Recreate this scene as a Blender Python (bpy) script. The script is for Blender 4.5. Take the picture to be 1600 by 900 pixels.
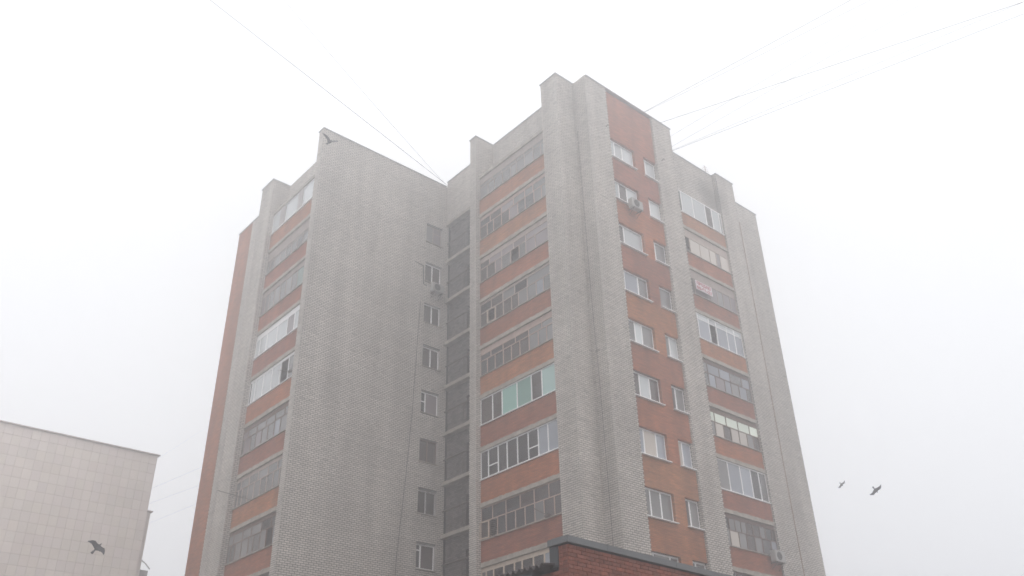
import bpy, bmesh, math, random
from mathutils import Matrix, Vector
from math import radians, sin, cos, pi
random.seed(7)
for o in list(bpy.data.objects): bpy.data.objects.remove(o)
S = bpy.context.scene
COL = S.collection

# ------------------------------------------------------------------ camera
cam = bpy.data.cameras.new('camera')
cam.sensor_width = 36; cam.lens = 1402.28 / 1600 * 36
cam.clip_start = 0.1; cam.clip_end = 3000
co = bpy.data.objects.new('camera', cam); COL.objects.link(co)
R_ = Vector((0.756938, -0.653139, -0.021339)); U_ = Vector((-0.320053, -0.398991, 0.859286)); F_ = Vector((0.569747, 0.643596, 0.511050))
co.matrix_world = Matrix(((R_.x, U_.x, -F_.x, 0), (R_.y, U_.y, -F_.y, 0), (R_.z, U_.z, -F_.z, 1.6), (0, 0, 0, 1)))
S.camera = co
S.render.resolution_x, S.render.resolution_y = 1024, 576

# ------------------------------------------------------------------ world: bright overcast sky, fog-white
SUN_EL, SUN_ROT = radians(42), radians(215)
w = bpy.data.worlds.new('World'); S.world = w; w.use_nodes = True
nt = w.node_tree; nt.nodes.clear()
def N(t, **k):
    n = nt.nodes.new(t)
    for a, b in k.items(): setattr(n, a, b)
    return n
out = N('ShaderNodeOutputWorld'); add = N('ShaderNodeAddShader')
bg1 = N('ShaderNodeBackground'); bg2 = N('ShaderNodeBackground')
sky = N('ShaderNodeTexSky', sky_type='NISHITA'); sky.sun_disc = False
sky.sun_elevation = SUN_EL; sky.sun_rotation = SUN_ROT; sky.dust_density = 6; sky.air_density = 1.0
bg1.inputs[1].default_value = 0.012
tc = N('ShaderNodeTexCoord'); sx = N('ShaderNodeSeparateXYZ'); rp = N('ShaderNodeValToRGB')
nt.links.new(sky.outputs[0], bg1.inputs[0])
nt.links.new(tc.outputs['Generated'], sx.inputs[0]); nt.links.new(sx.outputs[2], rp.inputs[0])
e = rp.color_ramp.elements
e[0].position = 0.0; e[0].color = (0.95, 0.95, 0.955, 1)
e[1].position = 1.0; e[1].color = (2.5, 2.5, 2.5, 1)
for p, c in ((0.2, (1.02, 1.02, 1.03)), (0.42, (1.06, 1.065, 1.08)), (0.60, (1.10, 1.105, 1.115)), (0.75, (1.17, 1.17, 1.175)), (0.85, (1.8, 1.8, 1.8))):
    k = rp.color_ramp.elements.new(p); k.color = (*c, 1)
nt.links.new(rp.outputs[0], bg2.inputs[0]); bg2.inputs[1].default_value = 1.0
nt.links.new(bg1.outputs[0], add.inputs[0]); nt.links.new(bg2.outputs[0], add.inputs[1])
nt.links.new(add.outputs[0], out.inputs[0])

sun = bpy.data.lights.new('sun', 'SUN'); sun.energy = 0.5; sun.angle = radians(60); sun.color = (1.0, 0.97, 0.93)
so = bpy.data.objects.new('sun', sun); COL.objects.link(so)
sd = Vector((-0.45 * cos(SUN_EL), -0.89 * cos(SUN_EL), sin(SUN_EL)))
so.rotation_euler = sd.to_track_quat('Z', 'Y').to_euler(); so.location = (0, 0, 60)

S.view_settings.view_transform = 'Standard'; S.view_settings.look = 'None'
S.view_settings.exposure = 0.0; S.view_settings.gamma = 1.0
S.cycles.use_denoising = True; S.cycles.denoiser = 'OPENIMAGEDENOISE'; S.cycles.use_adaptive_sampling = False
S.cycles.filter_width = 1.6
S.cycles.max_bounces = 8; S.cycles.diffuse_bounces = 4; S.cycles.transparent_max_bounces = 12; S.cycles.volume_bounces = 2
S.cycles.caustics_reflective = False; S.cycles.caustics_refractive = False

# ------------------------------------------------------------------ materials
def mat(name, col, rough=0.8, spec=0.3, noise=0.0, nscale=3.0, bump=0.0, bscale=30.0, obj=False, tone=False, metal=0.0, streak=0.0, alpha=False, fine=0.0):
    m = bpy.data.materials.new(name); m.use_nodes = True
    t = m.node_tree; t.nodes.clear()
    def n(x, **k):
        q = t.nodes.new(x)
        for a, b in k.items(): setattr(q, a, b)
        return q
    L = t.links.new
    o = n('ShaderNodeOutputMaterial'); b = n('ShaderNodeBsdfPrincipled'); L(b.outputs[0], o.inputs[0])
    b.inputs['Roughness'].default_value = rough; b.inputs['Metallic'].default_value = metal
    b.inputs['Specular IOR Level'].default_value = spec
    rgb = n('ShaderNodeRGB'); rgb.outputs[0].default_value = (*col, 1); c = rgb.outputs[0]
    g = n('ShaderNodeNewGeometry')
    def mul(c, f):
        x = n('ShaderNodeVectorMath', operation='MULTIPLY'); L(c, x.inputs[0]); L(f, x.inputs[1]); return x.outputs[0]
    if obj:
        oi = n('ShaderNodeObjectInfo'); c = mul(c, oi.outputs['Color'])
        if alpha: L(oi.outputs['Alpha'], b.inputs['Alpha'])
    if tone:
        a = n('ShaderNodeAttribute', attribute_name='tone'); c = mul(c, a.outputs['Fac'])
    def noisef(scale, lo, hi, vec=None, detail=4):
        x = n('ShaderNodeTexNoise'); x.inputs['Scale'].default_value = scale; x.inputs['Detail'].default_value = detail
        L(vec or g.outputs['Position'], x.inputs['Vector'])
        mr = n('ShaderNodeMapRange'); mr.inputs[1].default_value = 0.3; mr.inputs[2].default_value = 0.7
        mr.inputs[3].default_value = lo; mr.inputs[4].default_value = hi; L(x.outputs['Fac'], mr.inputs[0]); return mr.outputs[0]
    if noise: c = mul(c, noisef(nscale, 1 - noise, 1 + noise))
    if fine: c = mul(c, noisef(18, 1 - fine, 1 + fine))
    if streak:
        mp = n('ShaderNodeMapping'); mp.inputs['Scale'].default_value = (1.3, 1.3, 0.09); L(g.outputs['Position'], mp.inputs[0])
        c = mul(c, noisef(1.0, 1 - streak, 1 + streak * 0.5, mp.outputs[0]))
    L(c, b.inputs['Base Color'])
    if bump:
        x = n('ShaderNodeTexNoise'); x.inputs['Scale'].default_value = bscale; L(g.outputs['Position'], x.inputs['Vector'])
        bp = n('ShaderNodeBump'); bp.inputs['Strength'].default_value = bump; bp.inputs['Distance'].default_value = 0.02
        L(x.outputs['Fac'], bp.inputs['Height']); L(bp.outputs[0], b.inputs['Normal'])
    return m

def brick_mat(name, c1, c2, mortar, bw, rh, ms, obj=True, noise=0.12):
    m = mat(name, c1, 0.9, 0.15, obj=obj, noise=noise, nscale=1.1, streak=0.2)
    t = m.node_tree; L = t.links.new
    b = next(x for x in t.nodes if x.type == 'BSDF_PRINCIPLED'); rgb = next(x for x in t.nodes if x.type == 'RGB')
    g = next(x for x in t.nodes if x.type == 'NEW_GEOMETRY')
    s = t.nodes.new('ShaderNodeSeparateXYZ'); L(g.outputs['Position'], s.inputs[0])
    a = t.nodes.new('ShaderNodeMath'); a.operation = 'ADD'; L(s.outputs[0], a.inputs[0]); L(s.outputs[1], a.inputs[1])
    cb = t.nodes.new('ShaderNodeCombineXYZ'); L(a.outputs[0], cb.inputs[0]); L(s.outputs[2], cb.inputs[1])
    br = t.nodes.new('ShaderNodeTexBrick'); L(cb.outputs[0], br.inputs['Vector'])
    br.inputs['Scale'].default_value = 1.0; br.inputs['Brick Width'].default_value = bw; br.inputs['Row Height'].default_value = rh
    br.inputs['Mortar Size'].default_value = ms; br.inputs['Mortar Smooth'].default_value = 0.2
    br.inputs['Color1'].default_value = (*c1, 1); br.inputs['Color2'].default_value = (*c2, 1); br.inputs['Mortar'].default_value = (*mortar, 1)
    for l in list(rgb.outputs[0].links):
        to = l.to_socket; t.links.remove(l); L(br.outputs['Color'], to)
    sc2 = t.nodes.new('ShaderNodeMapping'); sc2.inputs['Scale'].default_value = (1.6, 9.0, 1); L(cb.outputs[0], sc2.inputs[0])
    nz = t.nodes.new('ShaderNodeTexNoise'); nz.inputs['Scale'].default_value = 1.0; nz.inputs['Detail'].default_value = 3; L(sc2.outputs[0], nz.inputs['Vector'])
    mr = t.nodes.new('ShaderNodeMapRange'); mr.inputs[1].default_value = .3; mr.inputs[2].default_value = .7; mr.inputs[3].default_value = .78; mr.inputs[4].default_value = 1.2; L(nz.outputs['Fac'], mr.inputs[0])
    lk = b.inputs['Base Color'].links[0]; src = lk.from_socket; t.links.remove(lk)
    vm = t.nodes.new('ShaderNodeVectorMath'); vm.operation = 'MULTIPLY'; L(src, vm.inputs[0]); L(mr.outputs[0], vm.inputs[1]); L(vm.outputs[0], b.inputs['Base Color'])
    bp = t.nodes.new('ShaderNodeBump'); bp.inputs['Strength'].default_value = 0.6; bp.inputs['Distance'].default_value = 0.01; bp.invert = True
    L(br.outputs['Fac'], bp.inputs['Height']); L(bp.outputs[0], b.inputs['Normal'])
    return m

M = {}
M['white_brick'] = mat('white_silicate_brick', (0.53, 0.492, 0.452), 0.9, 0.15, noise=0.08, nscale=0.45, tone=True, streak=0.15, fine=0.04)
def stain(m, pts):
    t = m.node_tree; L = t.links.new; b = next(x for x in t.nodes if x.type == 'BSDF_PRINCIPLED'); g = next(x for x in t.nodes if x.type == 'NEW_GEOMETRY')
    for p, r0, r1, k in pts:
        d = t.nodes.new('ShaderNodeVectorMath'); d.operation = 'DISTANCE'; L(g.outputs['Position'], d.inputs[0]); d.inputs[1].default_value = p
        mr = t.nodes.new('ShaderNodeMapRange'); mr.interpolation_type = 'SMOOTHSTEP'; mr.inputs[1].default_value = r0; mr.inputs[2].default_value = r1; mr.inputs[3].default_value = k; mr.inputs[4].default_value = 1; L(d.outputs['Value'], mr.inputs[0])
        lk = b.inputs['Base Color'].links[0]; src = lk.from_socket; t.links.remove(lk)
        vm = t.nodes.new('ShaderNodeVectorMath'); vm.operation = 'MULTIPLY'; L(src, vm.inputs[0]); L(mr.outputs[0], vm.inputs[1]); L(vm.outputs[0], b.inputs['Base Color'])
stain(M['white_brick'], [((39.9, 25.9, 35.0), .2, 1.7, .62), ((38.8, 25.9, 35.4), .1, 1.3, .8)])
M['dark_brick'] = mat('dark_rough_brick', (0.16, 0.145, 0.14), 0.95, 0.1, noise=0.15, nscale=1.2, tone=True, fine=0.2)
M['mortar'] = mat('raked_mortar', (0.05, 0.045, 0.042), 1.0, 0.05, noise=0.15)
M['mortar_light'] = mat('dusty_mortar', (0.17, 0.15, 0.14), 1.0, 0.05, noise=0.15)
M['orange'] = brick_mat('orange_brick_masonry', (0.385, 0.13, 0.05), (0.31, 0.095, 0.042), (0.22, 0.105, 0.06), 0.26, 0.077, 0.010)
M['red_wall'] = brick_mat('red_brick_masonry', (0.20, 0.066, 0.042), (0.17, 0.055, 0.036), (0.10, 0.07, 0.06), 0.26, 0.077, 0.010)
M['red_brick'] = mat('red_ceramic_brick', (0.20, 0.066, 0.042), 0.85, 0.2, obj=True, noise=0.22, nscale=6, fine=0.2)
M['concrete'] = mat('weathered_concrete', (0.34, 0.31, 0.27), 0.95, 0.1, noise=0.2, nscale=2.5, bump=0.4, bscale=14, fine=0.15)
M['soffit'] = mat('concrete_soffit', (0.24, 0.22, 0.21), 0.95, 0.1, noise=0.15)
M['plaster'] = mat('loggia_plaster', (0.36, 0.34, 0.33), 0.95, 0.1, noise=0.12)
M['pvc'] = mat('white_plastic_frame', (0.84, 0.84, 0.84), 0.45, 0.4, noise=0.04)
M['wood'] = mat('tan_painted_timber', (0.40, 0.33, 0.29), 0.8, 0.2, noise=0.12, nscale=4, obj=True)
M['glass'] = mat('window_glass', (1, 1, 1), 0.08, 0.5, obj=True, alpha=True)
M['curtain'] = mat('pale_curtain', (0.7, 0.7, 0.68), 0.95, 0.1, noise=0.05, obj=True)
M['coping'] = mat('parapet_metal_coping', (0.47, 0.47, 0.48), 0.55, 0.4, noise=0.08)
M['grey_metal'] = mat('grey_painted_metal', (0.125, 0.13, 0.135), 0.5, 0.4, noise=0.12, nscale=1.5)
M['dark_metal'] = mat('dark_metal_cladding', (0.05, 0.055, 0.06), 0.6, 0.3, noise=0.2)
M['iron'] = mat('rusty_iron', (0.09, 0.07, 0.06), 0.8, 0.3, noise=0.2)
M['rust'] = mat('orange_rusty_cable', (0.26, 0.16, 0.11), 0.8, 0.2, noise=0.1)
M['slate'] = mat('wavy_asbestos_sheet', (0.085, 0.075, 0.075), 0.95, 0.1, noise=0.35, nscale=5, bump=0.4)
M['tile'] = mat('beige_facade_tile', (0.74, 0.67, 0.62), 0.6, 0.3, noise=0.05, nscale=0.4, obj=True, fine=0.03)
M['tile_joint'] = mat('tile_joint', (0.52, 0.46, 0.43), 0.9, 0.1)
M['door'] = mat('brown_timber_door', (0.085, 0.055, 0.045), 0.7, 0.2, noise=0.1)
M['dark'] = mat('interior_shade_black', (0.012, 0.011, 0.011), 0.95, 0.1)  # near-black colour stands in for the shade inside openings
M['ac'] = mat('air_conditioner_case', (0.34, 0.33, 0.315), 0.5, 0.4, noise=0.06)
M['grille'] = mat('fan_grille_dark', (0.22, 0.22, 0.22), 0.6, 0.3)
M['wire'] = mat('black_cable', (0.05, 0.05, 0.055), 0.7, 0.2)
M['sign'] = mat('sign_paper', (0.72, 0.66, 0.68), 0.8, 0.2, noise=0.05)
M['sign_red'] = mat('sign_red_lettering', (0.42, 0.09, 0.12), 0.8, 0.2)
M['roof'] = mat('bitumen_roof', (0.07, 0.07, 0.07), 0.9, 0.1)
M['ground'] = mat('wet_asphalt', (0.12, 0.12, 0.118), 0.85, 0.3, noise=0.3, nscale=0.3)
M['bird'] = mat('dark_grey_plumage', (0.055, 0.055, 0.06), 0.7, 0.2, noise=0.35, nscale=14)
M['antenna'] = mat('pinkish_antenna_mast', (0.45, 0.36, 0.35), 0.6, 0.3)

# ------------------------------------------------------------------ mesh helpers
class MB:
    def __init__(s): s.v = []; s.f = []; s.t = []
    def box(s, x0, x1, y0, y1, z0, z1, tone=1.0):
        if x0 > x1: x0, x1 = x1, x0
        if y0 > y1: y0, y1 = y1, y0
        b = len(s.v)
        s.v += [(x0, y0, z0), (x1, y0, z0), (x1, y1, z0), (x0, y1, z0), (x0, y0, z1), (x1, y0, z1), (x1, y1, z1), (x0, y1, z1)]
        s.f += [(b, b+3, b+2, b+1), (b+4, b+5, b+6, b+7), (b, b+1, b+5, b+4), (b+1, b+2, b+6, b+5), (b+2, b+3, b+7, b+6), (b+3, b, b+4, b+7)]
        s.t += [tone] * 6; return s
    def tube(s, pts, r, n=6):
        P = [Vector(p) for p in pts]; rings = []
        for i, p in enumerate(P):
            d = (P[min(i+1, len(P)-1)] - P[max(i-1, 0)]).normalized()
            a = d.cross(Vector((0, 0, 1)) if abs(d.z) < .9 else Vector((1, 0, 0))).normalized(); c = d.cross(a)
            b = len(s.v); rr = r[i] if isinstance(r, (list, tuple)) else r
            s.v += [tuple(p + rr * (cos(2*pi*k/n) * a + sin(2*pi*k/n) * c)) for k in range(n)]; rings.append(b)
        for a, b in zip(rings, rings[1:]):
            for k in range(n): s.f.append((a+k, a+(k+1) % n, b+(k+1) % n, b+k)); s.t.append(1.0)
        s.f.append(tuple(rings[0]+k for k in range(n))[::-1]); s.f.append(tuple(rings[-1]+k for k in range(n))); s.t += [1.0, 1.0]
        return s
    def rough(s, x0, x1, y0, y1, z0, z1, ax, j=0.012, step=0.16):
        """a bar running along axis ax (0 or 1) with a ragged, weathered section"""
        a0, a1 = ((x0, x1), (y0, y1))[ax]; n = max(2, int(abs(a1-a0)/step)); rings = []
        for i in range(n+1):
            a = a0 + (a1-a0)*i/n; q = lambda: random.uniform(-j, j)
            c = ((y0, y1), (x0, x1))[ax]
            sec = [(c[0]+q(), z0+q()*.7), (c[1], z0), (c[1], z1), (c[0]+q(), z1+q()*1.6)]
            b = len(s.v); s.v += [((a, p, z) if ax == 0 else (p, a, z)) for p, z in sec]; rings.append(b)
        for a, b in zip(rings, rings[1:]):
            for k in range(4):
                f = (a+k, a+(k+1) % 4, b+(k+1) % 4, b+k); s.f.append(f if ax == 1 else f[::-1]); s.t.append(1.0)
        s.f += [tuple(rings[0]+k for k in range(4)), tuple(rings[-1]+k for k in range(4))]; s.t += [1.0, 1.0]; return s
    def build(s, name, m, parent=None, col=None, kind=None, label=None, smooth=False, tone=False, loc=None):
        off = Vector((0, 0, 0))
        if parent is not None: off = parent['_w'] if '_w' in parent else parent.matrix_world.translation
        off = Vector(off); base = Vector(loc) if loc is not None else Vector((0, 0, 0))
        me = bpy.data.meshes.new(name)
        org = base if parent is None else (base if loc is not None else off)
        me.from_pydata([(a-org.x, b-org.y, c-org.z) for a, b, c in s.v], [], s.f)
        if tone:
            at = me.attributes.new('tone', 'FLOAT', 'FACE'); at.data.foreach_set('value', s.t)
        me.materials.append(m); me.update()
        if smooth: me.polygons.foreach_set('use_smooth', [True]*len(me.polygons))
        o = bpy.data.objects.new(name, me); COL.objects.link(o)
        o.location = org - off if parent is not None else org
        if parent is not None: o.parent = parent
        o['_w'] = list(org)
        if col: o.color = (*col, 1) if len(col) == 3 else col
        if kind: o['kind'] = kind
        if label: o['label'] = label
        return o
def thing(name, loc, label, cat, group=None):
    o = bpy.data.objects.new(name, None); COL.objects.link(o); o.location = loc; o['_w'] = list(loc)
    o['label'] = label; o['category'] = cat
    if group: o['group'] = group
    return o
def tag(o, label, cat, group=None):
    o['label'] = label; o['category'] = cat
    if group: o['group'] = group
    return o
# facade frame: face 'X' is the plane x = p (faces -x, runs along y), face 'Y' is the plane y = p (faces -y, runs along x)
def fbox(mb, face, p0, p1, a0, a1, z0, z1, tone=1.0):
    if face == 'X': mb.box(p0, p1, a0, a1, z0, z1, tone)
    else: mb.box(a0, a1, p0, p1, z0, z1, tone)
def intervals(a0, a1, z0, z1, holes):
    iv = [(a0, a1)]
    for h in holes:
        if z1 > h[2] + 1e-4 and z0 < h[3] - 1e-4:
            nv = []
            for s, e in iv:
                if h[1] <= s or h[0] >= e: nv.append((s, e)); continue
                if h[0] > s: nv.append((s, h[0]))
                if h[1] < e: nv.append((h[1], e))
            iv = nv
    return iv
def wall(mb, face, p, depth, a0, a1, z0, z1, holes=()):
    zs = sorted({z0, z1} | {z for h in holes for z in h[2:4] if z0 < z < z1})
    for zl, zh in zip(zs, zs[1:]):
        for s, e in intervals(a0, a1, zl, zh, holes): fbox(mb, face, p, p+depth, s, e, zl, zh)
def bricks(mb, face, p, a0, a1, z0, z1, holes=(), proud=0.022, L=0.262, H=0.1, j=0.030, jh=0.025, var=0.075, phase=0):
    """real bricks in running bond, each proud of the raked joints behind it"""
    n0 = int(math.floor(z0 / H)); z = n0 * H
    row = n0
    rr = random.Random(int(p*100)*7 + 3)
    while z < z1 - 0.02:
        rf = rr.gauss(1, .018); rj = jh * rr.choice((.9, 1, 1, 1.1)); 
        if z >= z0 - 0.03:
            zt = min(z + H - rj, z1)
            for s, e in intervals(a0, a1, z, zt, holes):
                off = (row % 2) * L / 2 + phase
                a = s - ((s - off) % L)
                while a < e - 0.02:
                    b0, b1 = max(a, s), min(a + L - j, e)
                    if b1 - b0 > 0.03:
                        t = rf * random.gauss(1, var * .7)
                        if random.random() < 0.006: t *= 0.78
                        t = min(1.25, max(0.6, t)); dp = random.uniform(-0.003, 0.003)
                        k = len(mb.f); fbox(mb, face, p + dp, p + proud, b0, b1, z, zt, t)
                        # drop the hidden back face of the brick
                        drop = k + (3 if face == 'X' else 4)
                        del mb.f[drop]; del mb.t[drop]
                    a += L
        z += H; row += 1

# ================================================================== GROUND
g = MB().box(-190, 190, -190, 190, -0.3, 0).build('ground', M['ground'], kind='structure')

# ================================================================== APARTMENT TOWER
B = thing('apartment_building', (34, 36, 0), 'tall white and orange brick apartment tower with glazed loggias, its top fading into fog', 'building')
E = 1.6
def zb(k): return 11.63 + 2.8 * k
ZT, ZL = 35.44 + E, 34.99 + E
G = 0.02
ZMIN = 9.6
# ---- solid walls (brick backing); bricks are laid on them afterwards
mw = MB(); wb = MB()      # backing, white bricks
def white(face, p, a0, a1, z0, z1, holes=(), **k):
    bricks(wb, face, p, a0, a1, max(z0, ZMIN), z1, holes, **k)
def solid(x0, x1, y0, y1, z0, z1): mw.box(x0, x1, y0, y1, z0, z1)
bw_holes = [(26.05, 27.25, 12.44 + 2.77*k, 13.74 + 2.77*k) for k in range(8)]
bw_holes_low = [(26.05, 27.25, 12.44 + 2.77*k, 13.74 + 2.77*k) for k in (-1,)]
# corner pier of the main block and its return
solid(26.24+G, 27.9, 25.61+G, 26.83, 0, ZT)
solid(27.55+G, 29.23, 24.65+G, 27.2, 0, ZT)
solid(33.09, 34.74, 24.65+G, 27.2, 0, ZT)
white('X', 26.24, 25.61, 26.83, 0, ZT); white('Y', 25.61, 26.24, 27.55, 0, ZT)
white('X', 27.55, 24.65, 25.61, 0, ZT); white('Y', 24.65, 27.55, 29.23, 0, ZT); white('Y', 24.65, 33.09, 34.74, 0, ZT); white('X', 33.07, 24.66, 24.915, 0, ZT)
# fin beside the left facade loggias
solid(26.24+G, 27.9, 32.59+G, 33.14, 0, 35.53+E)
white('X', 26.24, 32.59, 33.14, 0, 35.53+E); white('Y', 32.59, 26.24, 27.55, 0, 35.53+E)
# set back parapets of the left facade
solid(27.55+G, 27.9, 26.83, 32.59, zb(8)+.22, 35.5+E-.05); white('X', 27.55, 26.83, 32.59, zb(8)+.22, 35.5+E-.05)
RT = 32.18+E+.02
solid(27.55+G, 28.6, 33.14, 37.12, RT, 35.4+E-.05); white('X', 27.55, 33.14, 37.12, RT, 35.4+E-.05)
# big windowless wall with one column of windows
wall(mw, 'Y', 37.12+G, 0.42, 18.54+G, 27.9, 0, ZL, bw_holes + bw_holes_low)
white('Y', 37.12, 18.54, 27.72, 0, ZL, bw_holes + bw_holes_low)
# left wing: corner pier, fin, set back wall
solid(18.54+G, 19.9, 37.54, 37.63, 0, ZL); white('X', 18.54, 37.12, 37.63, 0, ZL)
solid(18.61+G, 19.9, 43.34+G, 44.83, 0, ZL); white('X', 18.61, 43.34, 44.83, 0, ZL); white('Y', 43.34, 18.61, 19.74, 0, ZL)
solid(19.74+G, 20.1, 44.83, 48.36, 0, ZL-.06); white('X', 19.74, 44.83, 48.36, 0, ZL-.06)
solid(19.74+G, 20.0, 37.63, 43.34, zb(8)+.18, ZL-.06); white('X', 19.74, 37.63, 43.34, zb(8)+.18, ZL-.06)
# right facade: fin and set back end wall, wall over the top loggia
solid(40.33+G, 42.09, 25.62+G, 27.2, 0, ZT); white('Y', 25.62, 40.33, 42.09, 0, ZT); white('X', 40.33, 25.62, 25.92, 0, ZT)
solid(42.09, 46.09, 26.70+G, 27.2, 0, ZT-.06); white('Y', 26.70, 42.09, 46.09, 0, ZT-.06)
solid(34.74, 40.33+G, 25.92+G, 26.3, zb(8)-.06, ZT-.06); white('Y', 25.92, 34.74, 40.33, zb(8)-.06, ZT-.06)
backing = mw.build('brick_backing_wall', M['mortar'], B)
cl = wb.build('brick', M['white_brick'], B, kind='stuff', tone=True)
# core and roofs
core = MB()
core.box(28.62, 46.09, 27.3, 58, 0, ZT-.6); core.box(20.12, 28.6, 37.56, 50.29, 0, ZL-.6)
core.build('building_core', M['plaster'], B)
MB().box(28.6, 46.0, 27.25, 58, ZT-.6, ZT-.5).box(20.02, 28.58, 37.56, 50.2, ZL-.6, ZL-.5).build('flat_roof', M['roof'], B)
# orange masonry strips
tone_o = [(1.08, 1.05, 1.0), (0.90, 0.92, 1.1), (1.02, 1.15, 1.2), (0.86, 0.84, 1.1), (1.12, 1.25, 1.2), (1.08, 1.32, 1.4), (0.94, 0.92, 1.1), (0.86, 0.86, 1.1), (0.98, 0.95, 1.0), (0.90, 0.84, 1.0)]
MB().box(19.74, 20.1, 48.36, 50.31, 0, ZL-.06).build('orange_brick_wall', M['orange'], B, col=(1.0, 1.0, 1.0))
def zs(k): return 12.68 + 2.8 * k       # stair window sills of the tower front
thol = []
for k in range(-1, 8): thol += [(29.23, 31.25, zs(k), zs(k)+1.36), (32.03, 33.09, zs(k), zs(k)+1.36)]
def ostrip(z0, z1, t):
    m_ = MB(); wall(m_, 'Y', 24.77, 0.42, 29.23, 33.09, z0, z1, [h for h in thol if h[2] < z1 and h[3] > z0]); m_.build('orange_brick_wall', M['orange'], B, col=t)
ostrip(0, zs(-1)-.001, (1, 1, 1))
for k in range(-1, 8): ostrip(zs(k)-.001 if k > -1 else zs(-1)-.001, (zs(k+1)-.001) if k < 7 else ZT-.06, tone_o[(k*3+5) % 10])

# ---- metal copings along every parapet
def coping(name, x0, x1, y0, y1, z):
    MB().box(x0-.05, x1+.05, y0-.05, y1+.05, z+.002, z+.05).build('coping', M['coping'], B)
coping('', 26.24, 27.6, 25.61, 26.83, ZT); coping('', 27.66, 34.74, 24.65, 25.2, ZT+.003); coping('', 26.24, 27.6, 32.59, 33.14, 35.53+E)
coping('', 27.55, 27.9, 26.9, 32.5, 35.5+E-.05); coping('', 27.55, 27.9, 33.2, 37.05, 35.4+E-.05)
coping('', 18.54, 27.45, 37.12, 37.63, ZL); coping('', 18.61, 19.9, 43.34, 44.83, ZL+.003); coping('', 19.74, 20.1, 44.9, 50.31, ZL-.06)
coping('', 19.80, 20.0, 37.75, 43.25, ZL-.06)
coping('', 40.33, 42.09, 25.62, 26.3, ZT); coping('', 42.2, 46.09, 26.70, 27.2, ZT-.06); coping('', 34.85, 40.25, 25.92, 26.3, ZT-.06)

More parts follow.
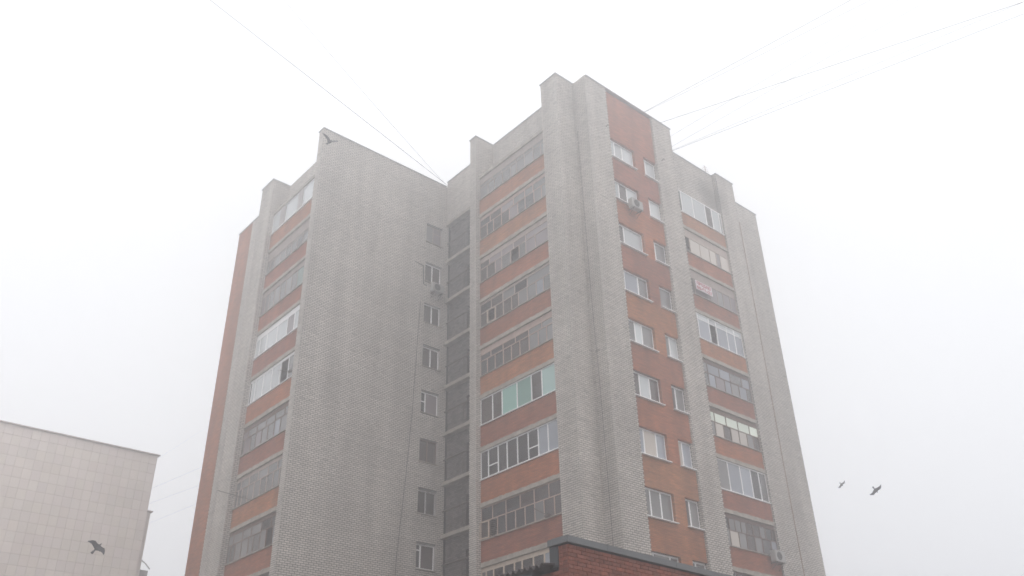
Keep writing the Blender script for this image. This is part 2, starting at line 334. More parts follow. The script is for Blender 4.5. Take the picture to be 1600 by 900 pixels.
# ---- loggias -------------------------------------------------------------
LIGHT = (0.28, 0.275, 0.275, 0.62); MID = (0.12, 0.10, 0.095, 0.6); DIM = (0.10, 0.10, 0.105, 0.55); DARK = (0.04, 0.04, 0.045, 0.5)
TEAL = (0.27, 0.46, 0.41, 0.93); TEALB = (0.46, 0.66, 0.62, 0.97); WHITE = (0.52, 0.55, 0.56, 0.95); MAUVE = (0.24, 0.205, 0.215, 0.9)
BLUE = (0.32, 0.345, 0.39, 0.85); CREAM = (0.50, 0.45, 0.40, 0.96); GREEN = (0.78, 0.85, 0.74, 0.97); GTEAL = (0.20, 0.28, 0.25, 0.9)
WOODS = dict(tan=(1, 1, 1), pink=(1.05, 0.95, 0.92), brown=(0.42, 0.34, 0.30), dark=(0.36, 0.28, 0.27), pale=(1.25, 1.25, 1.15), grey=(0.8, 0.82, 0.84))
def glazing(face, p, a0, a1, z0, z1, low, style, up=None, zt=None, panes=None, upane=None, thick=0.055, opened=(), swing=(), label=None, bars=None, sill=True, head=0.0, bar=None, trans=()):
    """one loggia glazing: frame mesh > sill and every pane"""
    pv = style == 'pvc'; m = M['pvc'] if pv else M['wood']; fr = MB(); b = bar or ((0.062 if a1-a0 > 3 else .075) if pv else 0.05)
    zt0 = z1 - head
    pts = sorted([a0] + list(low) + [a1]); ups = sorted([a0] + list(up) + [a1]) if up else None
    f = lambda *q: fbox(fr, face, p, p+thick, *q)
    f(a0, a1, z0, z0+b); f(a0, a1, zt0-b, zt0)
    if head: fbox(fr, face, p+.02, p+.05, a0, a1, zt0+.001, z1)
    top = zt if up else zt0
    if up: f(a0, a1, zt-.022, zt+.022)
    for a in pts: f(max(a0, a-b*.5), min(a1, a+b*.5), z0+b+.001, top-(.0235 if up else b+.001))
    if up:
        for a in ups: f(max(a0, a-b*.5), min(a1, a+b*.5), zt+.0235, zt0-b-.001)
    for (i, zz) in trans:
        f(pts[i]+b*.5, pts[i+1]-b*.5, zz-.025, zz+.025)
    o = fr.build('loggia_glazing' if a1-a0 > 3 else 'window', m, B, col=None if pv else WOODS[style], label=label)
    n = len(pts)-1
    def pane(a, c, za, zc, col):
        q = MB(); fbox(q, face, p+.022, p+.034, a+b*.3, c-b*.3, za, zc)
        q.build('pane', M['glass'], o, col=col)
    for i in range(n):
        if i in opened: continue
        c = (panes[i % len(panes)] if panes else MID)
        q_ = random.random()
        if a1-a0 > 3 and up and q_ < .16: c = (LIGHT, DIM, BLUE, CREAM)[int(q_*25)]
        v = random.uniform(.75, 1.2); c = (c[0]*v, c[1]*v, c[2]*v, c[3])
        pane(pts[i], pts[i+1], z0+b*.5, top-b*.3, c)
    if up:
        for i in range(len(ups)-1):
            v0 = random.random(); c = (upane[i % len(upane)] if upane else (panes[(i*n)//(len(ups)-1) % len(panes)] if panes else MID)); v = random.uniform(.78, 1.2)
            pane(ups[i], ups[i+1], zt+.015, zt0-b*.3, (c[0]*v, c[1]*v, c[2]*v, c[3]))
    for (i, ang) in swing:       # an opened sash, turned outwards about its edge
        a, c = pts[i], pts[i+1]; L_ = c-a; q = MB(); w_ = .04
        for s in ((0, L_, 0, w_), (0, L_, 1, w_), (0, w_, 2, 0), (L_-w_, L_, 2, 0)):
            zz = (z0+b, z0+b+w_) if s[2] == 0 else (top-.03-w_, top-.03) if s[2] == 1 else (z0+b+w_, top-.03-w_)
            q.box(s[0], s[1], -.02, .02, *zz)
        if face == 'X': q.v = [(p - sin(ang)*x + .0*y - y*0.7, a + cos(ang)*x, z) for x, y, z in q.v]
        else: q.v = [(a + cos(ang)*x, p - sin(ang)*x - y*0.7, z) for x, y, z in q.v]
        q.build('open_sash', m, o, col=None if pv else WOODS['pale'])
    if sill:
        s = MB(); fbox(s, face, p-.09, p-.001, a0, a1, z0-.035, z0+.0); s.build('sill', M['pvc'] if pv else M['concrete'], o)
    if bars:
        s = MB(); nb = bars
        for i in range(nb): 
            a = a0+.06+(a1-a0-.12)*i/(nb-1); fbox(s, face, p-.05, p-.035, a-.008, a+.008, z0+.05, z1-.05)
        s.build('grille', M['iron'], o)
    return o
def band(face, p, a0, a1, k, z0, zsill, tone, slabt=0.21, depth=1.1, lip=0.05):
    """floor slab edge and brick parapet of one loggia"""
    s = MB()
    if face == 'X': s.rough(p-lip, p+depth, a0, a1, z0, z0+slabt, 1)
    else: s.rough(a0, a1, p-lip, p+depth, z0, z0+slabt, 0)
    s.build('floor_slab', M['concrete'], B)
    if zsill:
        q = MB(); fbox(q, face, p, p+.12, a0, a1, z0+slabt, zsill); q.build('loggia_parapet', M['orange'], B, col=tone)
# left facade of the main block (plane x = 26.52)
UA, UB = 26.83, 32.59
uspec = {
 -1: dict(low=[27.93, 28.33, 29.04, 29.77, 30.29, 31.01, 31.72, 32.25], style='pale', bar=.085, panes=[DIM, BLUE, DIM, DARK, DIM, DARK, DARK, DIM, DIM], head=.12, thick=.08),
 0: dict(low=[27.56, 28.23, 28.84, 29.49, 30.14, 30.8, 31.41, 32.03], up=[27.88, 28.85, 29.8, 30.79, 31.75], style='pink', panes=[MID, MID, MID, DIM, DIM, DIM, DIM, DARK, MID], upane=[MID, MID, MID, DIM, DIM, DIM], opened=(7,), swing=((8, .16),)),
 1: dict(low=[27.77, 28.43, 29.12, 29.88, 30.63, 31.29, 32.02], style='pvc', panes=[BLUE, BLUE, DIM, DIM, DIM, DIM, DIM, DIM], trans=((2, 15.78+.58), (6, 15.78+.58))),
 2: dict(low=[28.03, 28.77, 29.81, 30.93, 31.66], style='pvc', panes=[TEALB, MID, TEAL, TEAL, MID, MID]),
 3: dict(low=[27.56, 28.16, 28.83, 29.52, 30.16, 30.78, 31.43, 32.05], up=[27.88, 28.84, 29.84, 30.79, 31.76], style='pink', panes=[LIGHT, LIGHT, LIGHT, MID, MID, MID, DIM, DIM, DIM], head=.3),
 4: dict(low=[27.63, 28.16, 28.84, 29.51, 30.06, 30.71, 31.34, 31.95], up=[28.81, 29.79, 30.73, 31.68], style='tan', panes=[LIGHT, DARK, LIGHT, LIGHT, MID, MID, MID, DARK, MID], opened=(7,), swing=((7, .12),), head=.1),
 5: dict(low=[28.09, 28.83, 29.36, 30.05, 30.78, 31.31, 32.0], up=[28.83, 29.8, 30.78, 31.8], style='tan', panes=[MAUVE, MAUVE, LIGHT, MAUVE, MAUVE, MAUVE, MID, MID], opened=(3,), head=.25),
 6: dict(low=[27.46, 28.05, 28.77, 29.36, 30.06, 30.73, 31.41, 31.96], up=[28.1, 28.77, 29.7, 30.73, 31.7], style='pink', panes=[LIGHT, LIGHT, LIGHT, LIGHT, MAUVE, MID, MID, DIM, MID], head=.18),
 7: dict(low=[27.36, 27.98, 28.69, 29.37, 29.88, 30.57, 31.29, 31.86], up=[27.98, 28.72, 29.44, 30.66, 31.46], style='grey', panes=[LIGHT]*9, head=.42),
}
for k in range(-1, 9):
    sl = zb(k) + (1.33 if k in (1, 2) else 1.25)
    band('X', 26.52, UA, UB, k, zb(k), sl if k < 8 else None, tone_o[(k*7+3) % 10])
    if k in uspec:
        c = dict(uspec[k])
        if 'up' in c: c['zt'] = zb(k)+2.12
        glazing('X', 26.54, UA, UB, sl+(.04 if c['style'] == 'pvc' else 0), zb(k+1)-.004, **c)
band('X', 26.52, UA, UB, -2, zb(-2), zb(-2)+1.25, (1, 1, 1))
MB().box(26.52, 26.7, UA, UB, 0, zb(-2)-.004).build('orange_brick_wall', M['orange'], B, col=(1, 1, 1))
# left wing (plane x = 18.95)
LA, LB = 37.63, 43.34
lspec = {
 0: dict(low=[39.3-.64, 39.3, 39.9, 40.6, 41.1, 41.85, 42.5, 42.95], up=[38.9, 39.9, 40.9, 41.85, 42.8], style='brown', panes=[DIM, DARK, LIGHT, LIGHT, LIGHT, LIGHT, LIGHT, LIGHT, LIGHT], opened=(1,), head=.14),
 1: dict(low=[38.65, 39.28, 39.96, 40.6, 41.27, 41.93, 42.57, 43.0], up=[38.92, 39.89, 40.93, 41.9, 42.8], style='tan', panes=[LIGHT]*9, head=.16),
 2: dict(low=[38.42, 39.18, 39.8, 40.5, 41.17, 41.81, 42.4, 43.1], up=[38.8, 39.83, 40.77, 41.78, 42.78], style='brown', panes=[LIGHT, LIGHT, BLUE, LIGHT, LIGHT, MAUVE, LIGHT, MAUVE, MID], head=.2),
 3: dict(low=[39.02, 39.89, 40.82, 41.8, 42.7, 43.1], style='pvc', panes=[LIGHT, DIM, WHITE, WHITE, WHITE, WHITE, DIM], opened=(1,), head=.1),
 4: dict(low=[38.95, 39.72, 40.85, 42.03, 42.85], style='pvc', panes=[WHITE, MAUVE, WHITE, WHITE, WHITE, WHITE], head=.28),
 5: dict(low=[38.5, 39.22, 39.86, 40.5, 41.16, 41.82, 42.42, 42.9], style='grey', panes=[GTEAL, GTEAL, LIGHT, LIGHT, LIGHT, LIGHT, LIGHT, LIGHT, MAUVE], head=.3),
 6: dict(low=[38.5, 39.1, 39.75, 40.4, 41.05, 41.72, 42.38, 42.9], up=[39.1, 40.06, 41.05, 42.0], style='grey', panes=[LIGHT]*9, head=.62),
 7: dict(low=[39.69, 40.2, 41.76, 42.42], style='pvc', panes=[WHITE, CREAM, WHITE, CREAM, WHITE], head=.02),
}
for k in range(-1, 9):
    z = zb(k) - .06; sl = z + (1.29 if k in (3, 4, 7) else 1.2)
    band('X', 18.95, LA, LB, k, z, sl if k < 8 else None, tone_o[(k*3+1) % 10])
    if k in lspec:
        c = dict(lspec[k])
        if 'up' in c: c['zt'] = z+2.14-(.15 if k == 6 else 0)
        glazing('X', 18.97, LA, LB, sl+.03, z+2.796, **c)
# top floor of the left wing: rendered piers between the three bright windows
for a, b_ in ((39.66, 40.2), (41.74, 42.38)):
    MB().box(18.93, 19.05, a, b_, zb(7)+1.27, zb(8)-.08).build('window_pier', M['plaster'], B)
MB().box(18.95, 19.2, LA, LB, 0, zb(-1)-.08).build('orange_brick_wall', M['orange'], B, col=(1, 1, 1))
# right facade (plane y = 25.73)
VA, VB = 34.74, 40.33
vspec = {
 -1: dict(low=[36.55, 37.2, 37.86, 38.5, 39.2, 39.8], up=[36.59, 37.55, 38.56, 39.57], style='dark', panes=[MID]),
 0: dict(low=[35.6, 36.48, 37.19, 37.8, 38.49, 39.09, 39.84], up=[36.0, 36.52, 36.99, 37.47, 37.91, 38.44, 39.01, 39.48, 40.02], style='dark', panes=[MID, LIGHT, LIGHT, LIGHT, MID, LIGHT, DIM, MID], head=.16),
 1: dict(low=[36.0, 37.09, 38.11, 39.0, 39.7], style='pvc', panes=[BLUE, LIGHT, BLUE, BLUE, DIM, LIGHT]),
 2: dict(low=[35.9, 36.55, 37.25, 37.86, 38.55, 39.25, 39.81], up=[35.6, 36.59, 37.55, 38.56, 39.57], style='brown', panes=[GREEN, GREEN, CREAM, MID, CREAM, CREAM, LIGHT, MID], upane=[GREEN], head=.22),
 3: dict(low=[35.9, 36.6, 37.19, 37.98, 38.54, 39.25, 39.94], up=[35.6, 36.59, 37.61, 38.55, 39.59], style='dark', panes=[LIGHT, LIGHT, BLUE, MAUVE, BLUE, LIGHT, BLUE, LIGHT], head=.18),
 4: dict(low=[36.36, 37.33, 37.97, 38.92, 39.62], up=[36.36, 37.33, 37.97, 38.92, 39.62], style='pvc', panes=[LIGHT, BLUE, CREAM, BLUE, BLUE, BLUE], opened=(2,), upane=[WHITE]),
 5: dict(low=[36.52, 37.91, 38.6, 39.14, 39.8], style='grey', panes=[MID, MAUVE, MAUVE, LIGHT, MAUVE, MAUVE], head=.5),
 6: dict(low=[36.66, 37.6, 38.5, 39.1, 39.5], style='tan', panes=[MID, CREAM, CREAM, CREAM, MAUVE, CREAM], opened=(0,), head=.5),
 7: dict(low=[36.45, 37.52, 38.73, 39.38, 40.1], style='pvc', panes=[MID, WHITE, WHITE, MID, WHITE, LIGHT]),
}
for k in range(-1, 8):
    z = zb(k) - .1; sl = z + 1.17
    band('Y', 25.73, VA, VB, k, z, sl, tone_o[(k*7+6) % 10], depth=1.2)
    c = dict(vspec[k])
    if 'up' in c: c['zt'] = z + (2.45 if k == 4 else 2.0)
    glazing('Y', 25.75, VA, VB, sl+.03, (z+2.796) if k < 7 else zb(8)-.08, **c)
MB().box(VA, VB, 25.73, 25.95, 0, zb(-1)-.11).build('orange_brick_wall', M['orange'], B, col=(1, 1, 1))
MB().box(34.76, 40.32, 26.32, 27.28, zb(8)-.06, zb(8)+.1).build('floor_slab', M['concrete'], B)
# the two columns of windows on the tower front
tspec = {-1: ([29.62, 30.7], 32.4, [DARK, LIGHT, MID], [DARK, LIGHT]), 0: ([29.8, 30.5], 32.47, [LIGHT, LIGHT, LIGHT], [MID, LIGHT]), 1: ([29.78, 30.62], 32.46, [BLUE, CREAM, BLUE], [CREAM, BLUE]),
 2: ([29.88, 30.58], 32.47, [MID, WHITE, MID], [MID, LIGHT]), 3: ([29.95, 30.44], 32.5, [LIGHT, WHITE, LIGHT], [LIGHT, WHITE]), 4: ([29.55, 30.55], 32.17, [MID, BLUE, LIGHT], [LIGHT, LIGHT]),
 5: ([29.85], 32.28, [MID, WHITE], [DIM, LIGHT]), 6: ([29.81, 30.44], 32.27, [WHITE, MID, WHITE], [MID, WHITE]), 7: ([29.77, 30.38], 32.3, [WHITE, WHITE, WHITE], [MID, WHITE])}
for k, (lw, sm, p1, p2) in tspec.items():
    z = zs(k)
    lb = {6: 'triple casement window with an air conditioner under its sill', 5: 'wide window with a white blind'}.get(k)
    glazing('Y', 24.92, 29.23, 31.25, z+.03, z+1.36, lw, 'pvc', panes=p1, label=lb)
    glazing('Y', 24.92, 32.03, 33.09, z+.03, z+1.36, [sm], 'pvc', panes=p2)
    s = MB(); s.box(29.16, 31.3, 24.64, 24.90, z-.01, z+.025); s.build('sill', M['pvc'], B)
    s = MB(); s.box(31.98, 33.085, 24.64, 24.90, z-.01, z+.025); s.build('sill', M['pvc'], B)
dk = MB().box(29.3, 33.0, 25.25, 25.3, 5, ZT-1); dk.build('interior_wall', M['plaster'], B)
# windows of the plain wall
bspec = {0: ([26.38], 'pvc', [DIM, MID], dict(trans=((0, 12.44+.95),))), 1: ([26.62], 'pvc', [DIM, DIM], dict(bars=14)), 2: ([26.62], 'brown', [MID, MID], {}),
 3: ([26.4], 'pvc', [DIM, MAUVE], dict(trans=((0, 20.75+.7),))), 4: ([26.66], 'pvc', [MID, MID], {}), 5: ([26.66], 'pvc', [MID, MID], {}), 6: ([26.62], 'pvc', [MID, MID], {}), 7: ([26.62], 'grey', [LIGHT, MAUVE], dict(trans=((1, 31.83+.85),)))}
for k in range(-1, 8):
    z = 12.44+2.77*k
    lw, st, pn, kw = bspec.get(k, ([26.62], 'pvc', [DIM, MID], {}))
    kw = {a: b_ for a, b_ in kw.items()}
    glazing('Y', 37.24, 26.07, 27.215, z+.02, z+1.28, lw, st, panes=pn, label='barred window with a white centre post' if k == 1 else None, **kw)
    jb = MB(); jb.box(27.215, 27.249, 37.145, 37.5, z, z+1.3).box(26.051, 26.07, 37.145, 37.5, z, z+1.3).box(26.071, 27.214, 37.145, 37.5, z+1.28, z+1.3); jb.build('window_reveal', M['plaster'], B)
    MB().box(25.98, 27.3, 37.06, 37.22, z-.02, z+.015).build('sill', M['concrete'], B)
MB().box(25.8, 27.5, 37.7, 37.75, 5, ZL-1).build('interior_wall', M['dark'], B)  # black sheet painted as the unlit rooms behind the panes
# open stair landings between the fin and the plain wall
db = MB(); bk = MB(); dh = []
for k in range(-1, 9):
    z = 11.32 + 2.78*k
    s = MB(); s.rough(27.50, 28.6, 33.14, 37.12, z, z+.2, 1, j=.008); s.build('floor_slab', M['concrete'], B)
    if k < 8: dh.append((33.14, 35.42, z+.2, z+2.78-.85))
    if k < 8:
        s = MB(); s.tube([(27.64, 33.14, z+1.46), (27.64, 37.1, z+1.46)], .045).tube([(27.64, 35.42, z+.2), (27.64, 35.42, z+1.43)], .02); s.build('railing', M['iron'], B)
        MB().box(28.3, 28.36, 33.2, 34.6, z+.2, z+2.1).build('door', M['door'], B); MB().box(28.4, 28.5, 33.16, 37.1, z+.21, z+2.77).build('landing_shade_panel', M['dark'], B)  # black sheet behind the door paints the landing's deep shade
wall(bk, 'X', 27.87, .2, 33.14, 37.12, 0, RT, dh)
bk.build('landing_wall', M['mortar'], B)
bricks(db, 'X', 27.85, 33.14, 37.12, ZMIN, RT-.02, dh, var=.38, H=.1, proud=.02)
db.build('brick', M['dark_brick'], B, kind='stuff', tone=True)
# cables fixed to the walls
MB().tube([(25.75, 37.07, 27.5), (25.62, 37.07, 24.6), (25.47, 37.07, 20.7), (25.23, 37.07, 17.1), (24.87, 37.07, 12.9), (24.7, 37.07, 9)], .012).build('wall_cable', M['wire'], B)
MB().tube([(25.25, 37.06, 30.05), (25.86, 37.06, 29.98), (25.9, 37.06, 28.76), (26.15, 37.06, 28.70)], .022).build('wall_conduit', M['wire'], B)
MB().tube([(27.5, 25.44, 33.5), (27.5, 25.36, 23.9), (27.5, 25.26, 19.4), (27.5, 25.2, 14.2), (27.5, 25.18, 8)], .009).build('wall_cable', M['wire'], B)
MB().tube([(42.07, 25.59, ZT-3), (42.09, 25.59, 24), (42.06, 25.59, 18), (42.1, 25.59, 12), (42.09, 25.59, 6)], .022).build('wall_cable', M['rust'], B)
MB().tube([(28.9, 24.6, 34.0), (28.9, 24.45, 34.05), (28.9, 24.4, 33.95)], .02).tube([(33.5, 24.6, 34.0), (33.5, 24.45, 34.05), (33.5, 24.4, 33.95)], .02).build('wall_hook', M['iron'], B)

# ================================================================== AIR CONDITIONERS, SIGN, POLES, ANTENNA
def ac_unit(x, y, z, wdt, label, face='Y'):
    r = thing('air_conditioner', (x, y, z), label, 'air conditioner', 'air conditioners on the tower')
    h, d = .56, .30
    bm = bmesh.new(); bmesh.ops.create_cube(bm, size=1); bmesh.ops.scale(bm, vec=(wdt, d, h), verts=bm.verts)
    bmesh.ops.bevel(bm, geom=bm.edges[:], offset=.02, segments=2, affect='EDGES')
    me = bpy.data.meshes.new('case'); bm.to_mesh(me); bm.free(); me.materials.append(M['ac'])
    c = bpy.data.objects.new('case', me); COL.objects.link(c); c.parent = r; c.location = (0, 0, h/2+.03); c['_w'] = (x, y, z+h/2+.03)
    f = MB()
    for rad, n_ in ((.21, 24), (.14, 20), (.07, 14)):
        f.tube([(x-.08+rad*cos(2*pi*i/n_), y-d/2-.012, z+.31+rad*sin(2*pi*i/n_)) for i in range(n_+1)], .008, 4)
    for i in range(6):
        t = pi*i/6; f.tube([(x-.08-.21*cos(t), y-d/2-.014, z+.31-.21*sin(t)), (x-.08+.21*cos(t), y-d/2-.014, z+.31+.21*sin(t))], .006, 4)
    f.build('fan_grille', M['grille'], r)
    q = MB(); n_ = 24; b0 = len(q.v); q.v += [(x-.08, y-d/2-.003, z+.31)] + [(x-.08+.20*cos(2*pi*i/n_), y-d/2-.003, z+.31+.20*sin(2*pi*i/n_)) for i in range(n_)]
    for i in range(n_): q.f.append((0, 1+(i+1) % n_, 1+i)); q.t.append(1)
    q.build('fan_opening', M['dark'], r)
    for s in (-1, 1):
        q = MB(); xx = x+s*wdt*.33; q.box(xx-.02, xx+.02, y-d/2, y+.28, z-.01, z+.02).tube([(xx, y-d/2+.03, z-.01), (xx, y+.27, z-.3)], .014, 4); q.build('bracket', M['iron'], r)
    return r
ac_unit(30.35, 24.33, 28.95, .84, 'white air conditioner under the second window from the tower top, right of the corner pier')
ac_unit(26.75, 36.86, 28.32, .80, 'pale air conditioner below a window beside the dark stair landings')
ac_unit(39.72, 25.42, 12.33, .86, 'white air conditioner at the lower right loggia, next to the white fin')

r = thing('sale_sign', (37.18, 25.6, 27.0), 'white sign with red Cyrillic lettering and a number on an upper right loggia', 'sign')
q = MB(); q.box(36.45, 37.91, 25.60, 25.62, 27.03, 27.62); q.build('sign_board', M['sign'], r)
def text(body, x, z, size, parent, y, m, wdt):
    cu = bpy.data.curves.new('lettering', 'FONT'); cu.body = body; cu.size = size; cu.extrude = .004; cu.align_x = 'CENTER'; cu.offset = .008
    cu.materials.append(m); o = bpy.data.objects.new('lettering', cu); COL.objects.link(o)
    o.rotation_euler = (pi/2, 0, 0); o.parent = parent; w_ = parent['_w']; o.location = (x-w_[0], y-w_[1], z-w_[2])
    bpy.context.view_layer.update(); k = wdt / max(.1, o.dimensions.x)
    me = bpy.data.meshes.new_from_object(o); me.name = 'lettering'; m2 = bpy.data.objects.new('lettering', me); COL.objects.link(m2)
    m2.parent = parent; m2.rotation_euler = o.rotation_euler; m2.location = o.location; m2.scale = (k, 1, 1)
    bpy.data.objects.remove(o); m2.name = 'lettering'; return m2
text('ПРОДАЮ', 37.18, 27.37, .26, r, 25.592, M['sign_red'], 1.25)
text('50-96-21', 37.18, 27.08, .27, r, 25.592, M['sign_red'], 1.3)

def pole(pts, rad, label, tip=None):
    q = MB(); q.tube(pts, rad, 6)
    if tip: q.box(tip[0]-.06, tip[0]+.06, tip[1]-.14, tip[1]+.14, tip[2]-.05, tip[2]+.05)
    o = q.build('clothes_pole', M['iron'], None, loc=pts[0]); return tag(o, label, 'pole', 'poles sticking out of the loggias')
pole([(18.98, 43.2, 16.35), (18.4, 44.3, 16.75), (18.5, 40.34, 15.27)][1:], .022, 'long thin pole sticking out across the second lowest left wing loggia')
pole([(26.45, 28.75, 13.46), (26.2, 27.65, 12.85)], .024, 'short dark pole leaning out of the lower loggia just above the red building', tip=(26.2, 27.68, 12.84))
pole([(18.92, 40.12, 22.26), (18.75, 38.25, 21.46)], .014, 'thin rod with a dark tip on the middle left wing loggia with white frames', tip=(18.75, 38.3, 21.48))
q = MB(); q.tube([(40.18, 26.2, 36.9), (40.18, 26.2, 38.0)], [.03, .018], 6); 
for zz, l_ in ((37.9, .22), (37.75, .3), (37.6, .36)): q.tube([(40.18-l_, 26.2, zz), (40.18+l_, 26.2, zz)], .012, 4)
o = q.build('roof_antenna', M['antenna'], None, loc=(40.18, 26.2, 36.9)); tag(o, 'small pale antenna on the parapet left of the right hand roof fin', 'antenna')

# ================================================================== RED BRICK BUILDING IN FRONT
A = thing('red_brick_building', (14, 14, 0), 'low red brick building with grey metal coping, cut off by the bottom edge', 'building')
AX, AY, AZ = 12.5, 12.66, 4.70 + E         # corner and top of wall
zc = AZ - 0.90
aw = MB(); aw.box(AX+.025, 30, AY+.025, AY+.30, 0, AZ-.01); aw.build('wall', M['red_wall'], A)
aw = MB(); aw.box(AX+.025, AX+.3, AY+.302, 26, 0, AZ-.52); aw.build('wall', M['red_wall'], A)
aw = MB(); aw.box(AX+.302, 30, AY+.302, 26, AZ-1.1, AZ-.95); aw.build('roof', M['roof'], A)
# brick faces laid singly where they are seen, larger than ten pixels
bmesh_cache = {}
def one_brick(face, p, a0, a1, z0, z1):
    L_, H_ = round(a1-a0, 3), round(z1-z0, 3); key = (face, L_, H_)
    if key not in bmesh_cache:
        q = MB(); fbox(q, face, 0, .03, 0, L_, 0, H_)
        me = bpy.data.meshes.new('brick'); me.from_pydata(q.v, [], q.f); me.materials.append(M['red_brick'])
        bmesh_cache[key] = me
    o = bpy.data.objects.new('brick', bmesh_cache[key]); COL.objects.link(o); o.parent = A
    wl = (p, a0, z0) if face == 'X' else (a0, p, z0)
    o.location = (wl[0]-14, wl[1]-14, wl[2]); v = random.gauss(1, .12); h = random.uniform(-.06, .06)
    o.color = (v*(1+h), v, v*(1-h), 1)
RH = .078
nrow = 10
for i in range(nrow):
    z0 = AZ - .012 - (i+1)*RH
    span = 5.6 - i*.46
    a = AX - (i % 2)*.13
    while a < AX+span:
        s = max(a, AX); e_ = a+.25
        if e_-s > .04: one_brick('Y', AY + random.uniform(-.002, .002), s, e_, z0, z0+RH-.011)
        a += .262
    lim = AY+.25 if i < 6 else AY+2.2-(i-6)*.25
    a = AY + .034 - ((i+1) % 2)*.13
    while a < lim:
        s = max(a, AY+.034); e_ = min(a+.25, lim)
        if e_-s > .04: one_brick('X', AX + random.uniform(-.002, .002), s, e_, z0, z0+RH-.011)
        a += .262
# grey metal coping, folded over the wall top
cp = MB(); cp.box(AX-.06, 30, AY-.06, AY+.38, AZ+.005, AZ+.135); cp.build('coping', M['grey_metal'], A)
cp = MB(); cp.box(AX-.06, AX+.36, AY+.382, AY+.50, AZ+.004, AZ+.13); cp.build('coping', M['grey_metal'], A)
for xx in (13.62, 15.9, 18.2):
    MB().box(xx, xx+.03, AY-.066, AY+.2, AZ+.0, AZ+.139).build('coping_seam', M['grey_metal'], A)
MB().box(AX-.005, AX+.29, AY+.265, AY+.50, AZ-.42, AZ+.0).build('metal_cladding', M['dark_metal'], A)
# wavy sheet roof over the lower part, its ragged eave towards the camera
ws = MB(); y0, y1 = AY+.34, AY+7; n = int((y1-y0)/.0275); top = []
for i in range(n+1):
    y = y0+(y1-y0)*i/n; dz = .034*cos(2*pi*y/.165); jag = .03*random.random()
    b0 = len(ws.v); e0 = AX-.34-jag
    ws.v += [(e0, y, AZ-.40+dz), (AX+3.2, y, AZ+.10+dz), (e0, y, AZ-.415+dz-.012), (AX+3.2, y, AZ+.08+dz)]; top.append(b0)
for a, b_ in zip(top, top[1:]):
    ws.f += [(a, a+1, b_+1, b_), (a+2, b_+2, b_+3, a+3), (a, b_, b_+2, a+2)]; ws.t += [1]*3
ws.build('wavy_sheet_roof', M['slate'], A, smooth=False)
MB().box(AX-.26, AX-.2, AY+.75, AY+7, AZ-.56, AZ-.47).build('fascia_board', M['dark_metal'], A)
MB().box(AX-.03, AX+.02, AY+.03, AY+2.8, AZ-.745, AZ-.70).build('brick_ledge', M['dark_metal'], A)

ra = radians(2.5); cx_, cy_ = AX, AY
A.rotation_euler = (0, 0, ra); dx, dy = 14-cx_, 14-cy_
A.location = (cx_ + dx*cos(ra) - dy*sin(ra), cy_ + dx*sin(ra) + dy*cos(ra), 0)

# ================================================================== TILED BUILDING AT LEFT
TB = thing('tiled_building', (10, 60, 0), 'pale beige tiled building with blank wall at the lower left', 'building')
TY, TZ, TX = 56.0, 20.58 + E, 19.0
MB().box(-6, TX-.02, TY+.03, TY+14, 0, TZ).build('wall', M['tile_joint'], TB)
MB().box(TX-.3, TX+.34, TY+.43, TY+12, 0, 17.1+E).build('wall', M['tile_joint'], TB)
TW, TH = .50, .60
tile_me = {}
def tile(x0, x1, z0, z1, y):
    key = (round(x1-x0, 3), round(z1-z0, 3))
    if key not in tile_me:
        q = MB(); q.box(0, key[0]-.012, 0, .03, 0, key[1]-.012)
        me = bpy.data.meshes.new('tile'); me.from_pydata(q.v, [], q.f); me.materials.append(M['tile']); tile_me[key] = me
    o = bpy.data.objects.new('tile', tile_me[key]); COL.objects.link(o); o.parent = TB; o.location = (x0-10, y-60+random.uniform(-.003, .003), z0)
    v = random.gauss(1, .028); o.color = (v, v*random.uniform(.985, 1.01), v*random.uniform(.975, 1.015), 1)
rest = MB(); cnt = 0
for i in range(38):
    z1 = TZ - i*TH; z0 = z1 - TH
    if z0 < 0: break
    for j in range(50):
        x1 = TX - j*TW; x0 = x1 - TW
        vis = x0 > 9.3 + max(0, (i-2))*.15 and i < 14
        if vis and cnt < 285: tile(x0, x1, z0, z1, TY); cnt += 1
        else: rest.box(x0, x1-.012, TY, TY+.03, z0, z1-.012)
for i in range(28):
    z1 = 17.05+E-i*TH
    if z1 - TH < 0: break
    rest.box(TX+.0, TX+.34, TY+.4, TY+.43, z1-TH, z1-.012)
rest.build('tile', M['tile'], TB, kind='stuff', col=(1, 1, 1))
MB().box(-6, TX+.12, TY-.12, TY+14.1, TZ+.002, TZ+.06).build('coping', M['tile_joint'], TB)
MB().box(TX-.0, TX+.46, TY+.32, TY+12.1, 17.1+E+.002, 17.1+E+.07).build('coping', M['tile_joint'], TB)
q = MB(); q.box(TX+.36, TX+1.0, TY+.9, TY+4, 0, 15.3); q.build('wall', M['plaster'], TB)
MB().tube([(TX+.36, TY+.5, 15.75), (TX+.6, TY+.5, 15.62), (TX+.95, TY+.5, 15.3)], .035, 6).build('drain_pipe', M['plaster'], TB)

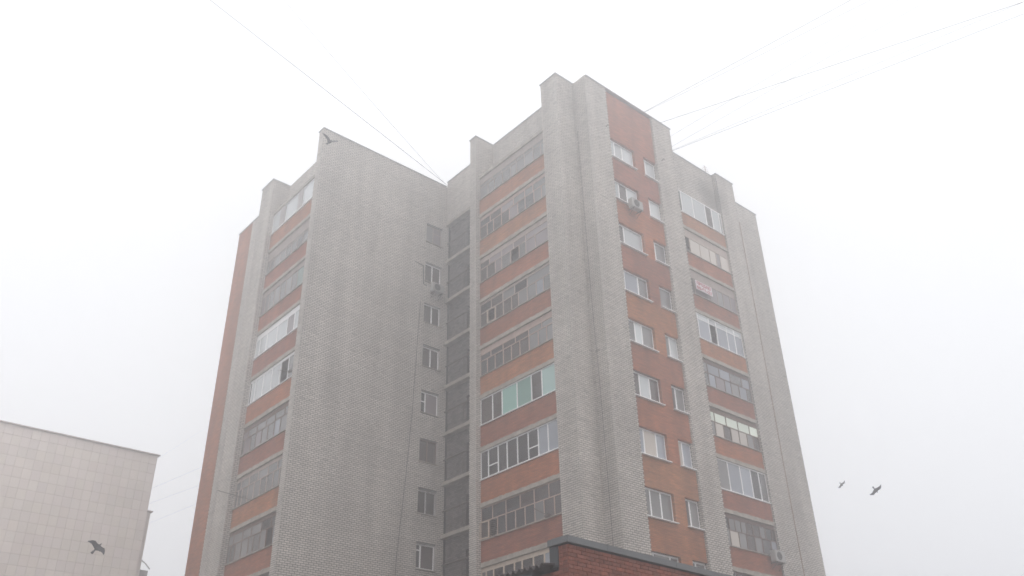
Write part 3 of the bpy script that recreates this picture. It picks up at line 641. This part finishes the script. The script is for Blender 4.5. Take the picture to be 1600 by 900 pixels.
# ================================================================== WIRES
def wire(a, b, sag, rad, label, group):
    a, b = Vector(a), Vector(b); n = 14
    pts = [a.lerp(b, i/n) - Vector((0, 0, sag*4*(i/n)*(1-i/n))) for i in range(n+1)]
    q = MB(); q.tube(pts, rad * (.45 if group == gb else 1.3), 5); o = q.build('overhead_wire', M['wire'], None, loc=tuple(a), smooth=True); return tag(o, label, 'wire', group)
gl, gr, gb = 'wires leaving the roof towards the upper left', 'wires leaving the roof towards the upper right', 'faint wires behind the tower at lower left'
k_ = 35.8/38.4
def far(x, y): return (x*k_, y*k_, 37.4)
wire((27.62, 37.3, 36.95), (8.18, 31.6, 36.0), .0, .011, 'lower of the two wires running from the roof notch to the upper left', gl)
wire((27.5, 37.3, 36.95), (11.08, 29.19, 36.0), .12, .007, 'upper, fainter wire running from the roof notch to the upper left', gl)
rl = [((32.4, 24.6, 37.05), far(37.34, 11.83), .009, 'topmost wire from the tower roof towards the upper right'),
      ((32.4, 24.66, 37.0), far(38.28, 11.04), .007, 'second wire from the top, close under the topmost one at the roof'),
      ((33.87, 24.6, 37.05), far(45.28, 5.68), .009, 'wire leaving the roof just left of the tower step, longest to the right edge'),
      ((35.2, 25.9, 37.03), far(39.22, 10.26), .006, 'faint steep wire starting right of the tower step, crossing two others'),
      ((36.0, 25.95, 37.0), far(40.57, 9.14), .006, 'faint wire crossing the longest one, starting low beside the tower step'),
      ((36.33, 25.9, 36.98), far(46.04, 5.98), .008, 'lowest of the wires to the right edge, ending on the corner bracket'),
      ((36.33, 25.92, 37.04), far(45.1, 5.5), .006, 'faint wire just above the lowest one at the right edge')]
for a, b, rd, lb in rl: wire(a, b, .0, rd, lb, gr)
wire((19.0, 57.5, 20.2), (23.5, 57.6, 23.3), 0, .009, 'upper middle wire between the tiled building and the tower', gb)
wire((19.0, 58, 19.3), (24.0, 58.2, 22.3), 0, .009, 'lower middle wire between the tiled building and the tower', gb)
wire((19.2, 57.7, 18.0), (24.2, 58.4, 21.2), 0, .007, 'lowest wire between the tiled building and the tower', gb)
wire((19.0, 57, 22.0), (23.4, 56.6, 26.4), 0, .005, 'topmost, faintest wire between the tiled building and the tower', gb)

# ================================================================== BIRDS
def bird(loc, heading, bank, wl, wr, span, label, pitch=0.0):
    """one continuous mesh: lofted body, fanned tail, two feathered wings drawn out of the flanks"""
    bm = bmesh.new(); n = 10; s = span
    prof = [(-.30, .004, .05, .0), (-.235, .010, .052, .0), (-.16, .020, .030, .0), (-.10, .038, .040, -.003), (-.04, .052, .055, -.008), (.03, .055, .058, -.010), (.09, .046, .048, -.004), (.135, .030, .030, .006), (.17, .030, .029, .014), (.20, .022, .021, .014), (.222, .007, .007, .010), (.245, .002, .002, .006)]
    rings = []
    for x, rz, ry, zo in prof:
        rings.append([bm.verts.new((x*s, ry*s*cos(2*pi*k/n), (zo + rz*sin(2*pi*k/n))*s)) for k in range(n)])
    for a, b in zip(rings, rings[1:]):
        for k in range(n): bm.faces.new((a[k], a[(k+1) % n], b[(k+1) % n], b[k]))
    bm.faces.new(rings[0]); bm.faces.new(rings[-1][::-1])
    bm.faces.ensure_lookup_table()
    for side, ang in ((1, wl), (-1, wr)):
        # open the flank between rings 3 and 7 and carry its rim outwards as the wing
        ks = [0] if side == 1 else [n//2]
        k0 = (n-1 if side == 1 else n//2-1)
        fs = []
        for i in range(3, 7):
            for kk in (k0, (k0+1) % n):
                for f in bm.faces:
                    vs = set(f.verts)
                    if {rings[i][kk], rings[i][(kk+1) % n], rings[i+1][kk], rings[i+1][(kk+1) % n]} == vs: fs.append(f)
        cur = fs
        stations = [(.14, .0, 1.0, .010), (.27, .02, .95, .007), (.38, -.03, .62, .004), (.47, -.12, .22, .002)]
        for d, sweep, chord, th in stations:
            r = bmesh.ops.extrude_face_region(bm, geom=cur); nv = [v for v in r['geom'] if isinstance(v, bmesh.types.BMVert)]
            nf = [f for f in r['geom'] if isinstance(f, bmesh.types.BMFace)]
            bmesh.ops.delete(bm, geom=cur, context='FACES_ONLY')
            xs = [v.co.x for v in nv]; cx = (max(xs)+min(xs))/2; hx = (max(xs)-min(xs))/2 or 1
            zs_ = sorted(v.co.z for v in nv); mz = sum(zs_)/len(zs_)
            bend = ang * (1.0 if d < .2 else .8)
            for v in nv:
                u = (v.co.x-cx)/hx; up = 1 if (v.co.z-mz)*1 > 1e-6 else (-1 if v.co.z-mz < -1e-6 else 0)
                # local wing frame before rotation about the body axis
                yy = d*s; zz = up*th*s
                v.co.x = (.02 + sweep + u*.085*chord*(1.0 if u > 0 else 1.25))*s
                v.co.y = side*(yy*cos(bend) - zz*sin(bend)); v.co.z = yy*sin(bend) + zz*cos(bend)
            cur = nf
    bmesh.ops.recalc_face_normals(bm, faces=bm.faces)
    me = bpy.data.meshes.new('flying_bird'); bm.to_mesh(me); bm.free(); me.materials.append(M['bird'])
    me.polygons.foreach_set('use_smooth', [True]*len(me.polygons))
    o = bpy.data.objects.new('flying_bird', me); COL.objects.link(o); o.location = loc
    X = Vector(heading).normalized(); Z = (Vector(bank) - X*Vector(bank).dot(X)).normalized(); Y = Z.cross(X)
    o.rotation_euler = Matrix((X, Y, Z)).transposed().to_euler()
    tag(o, label, 'bird', 'birds in flight'); return o
def cv(r, u, f=0): return R_*r + U_*u + F_*f
bird((13.46, 26.32, 25.84), cv(.63, 1.17, 2.18), cv(.7, 1.3, -.9), .75, .75, .95, 'dark bird flying in front of the upper left roof corner')
bird((9.69, 32.89, 10.04), cv(1.1, 1.3, 1.57), cv(.6, .7, -1), .62, .62, .86, 'dark bird flying in front of the pale tiled wall')
bird((56.9, 30.45, 21.14), cv(.70, -.64, .27), cv(.3, -.28, -.95), .22, .22, .74, 'smaller of two birds in the sky right of the tower')
bird((41.73, 20.63, 15.19), cv(.66, -.70, .20), cv(.25, -.25, -.95), .3, .2, .80, 'larger, rightmost of two birds in the sky right of the tower')

# ================================================================== HAZE
hz = MB().box(-200, 200, -200, 200, -1.3, 38.6)
hm = bpy.data.materials.new('fog'); hm.use_nodes = True; t = hm.node_tree; t.nodes.clear()
o = t.nodes.new('ShaderNodeOutputMaterial'); v = t.nodes.new('ShaderNodeVolumePrincipled')
v.inputs['Color'].default_value = (0.97, 0.975, 1.0, 1); v.inputs['Density'].default_value = 0.0094; v.inputs['Anisotropy'].default_value = 0.72
t.links.new(v.outputs[0], o.inputs['Volume'])
hz.build('haze', hm, None, kind='stuff')

for ob in bpy.data.objects:
    if '_w' in ob: del ob['_w']
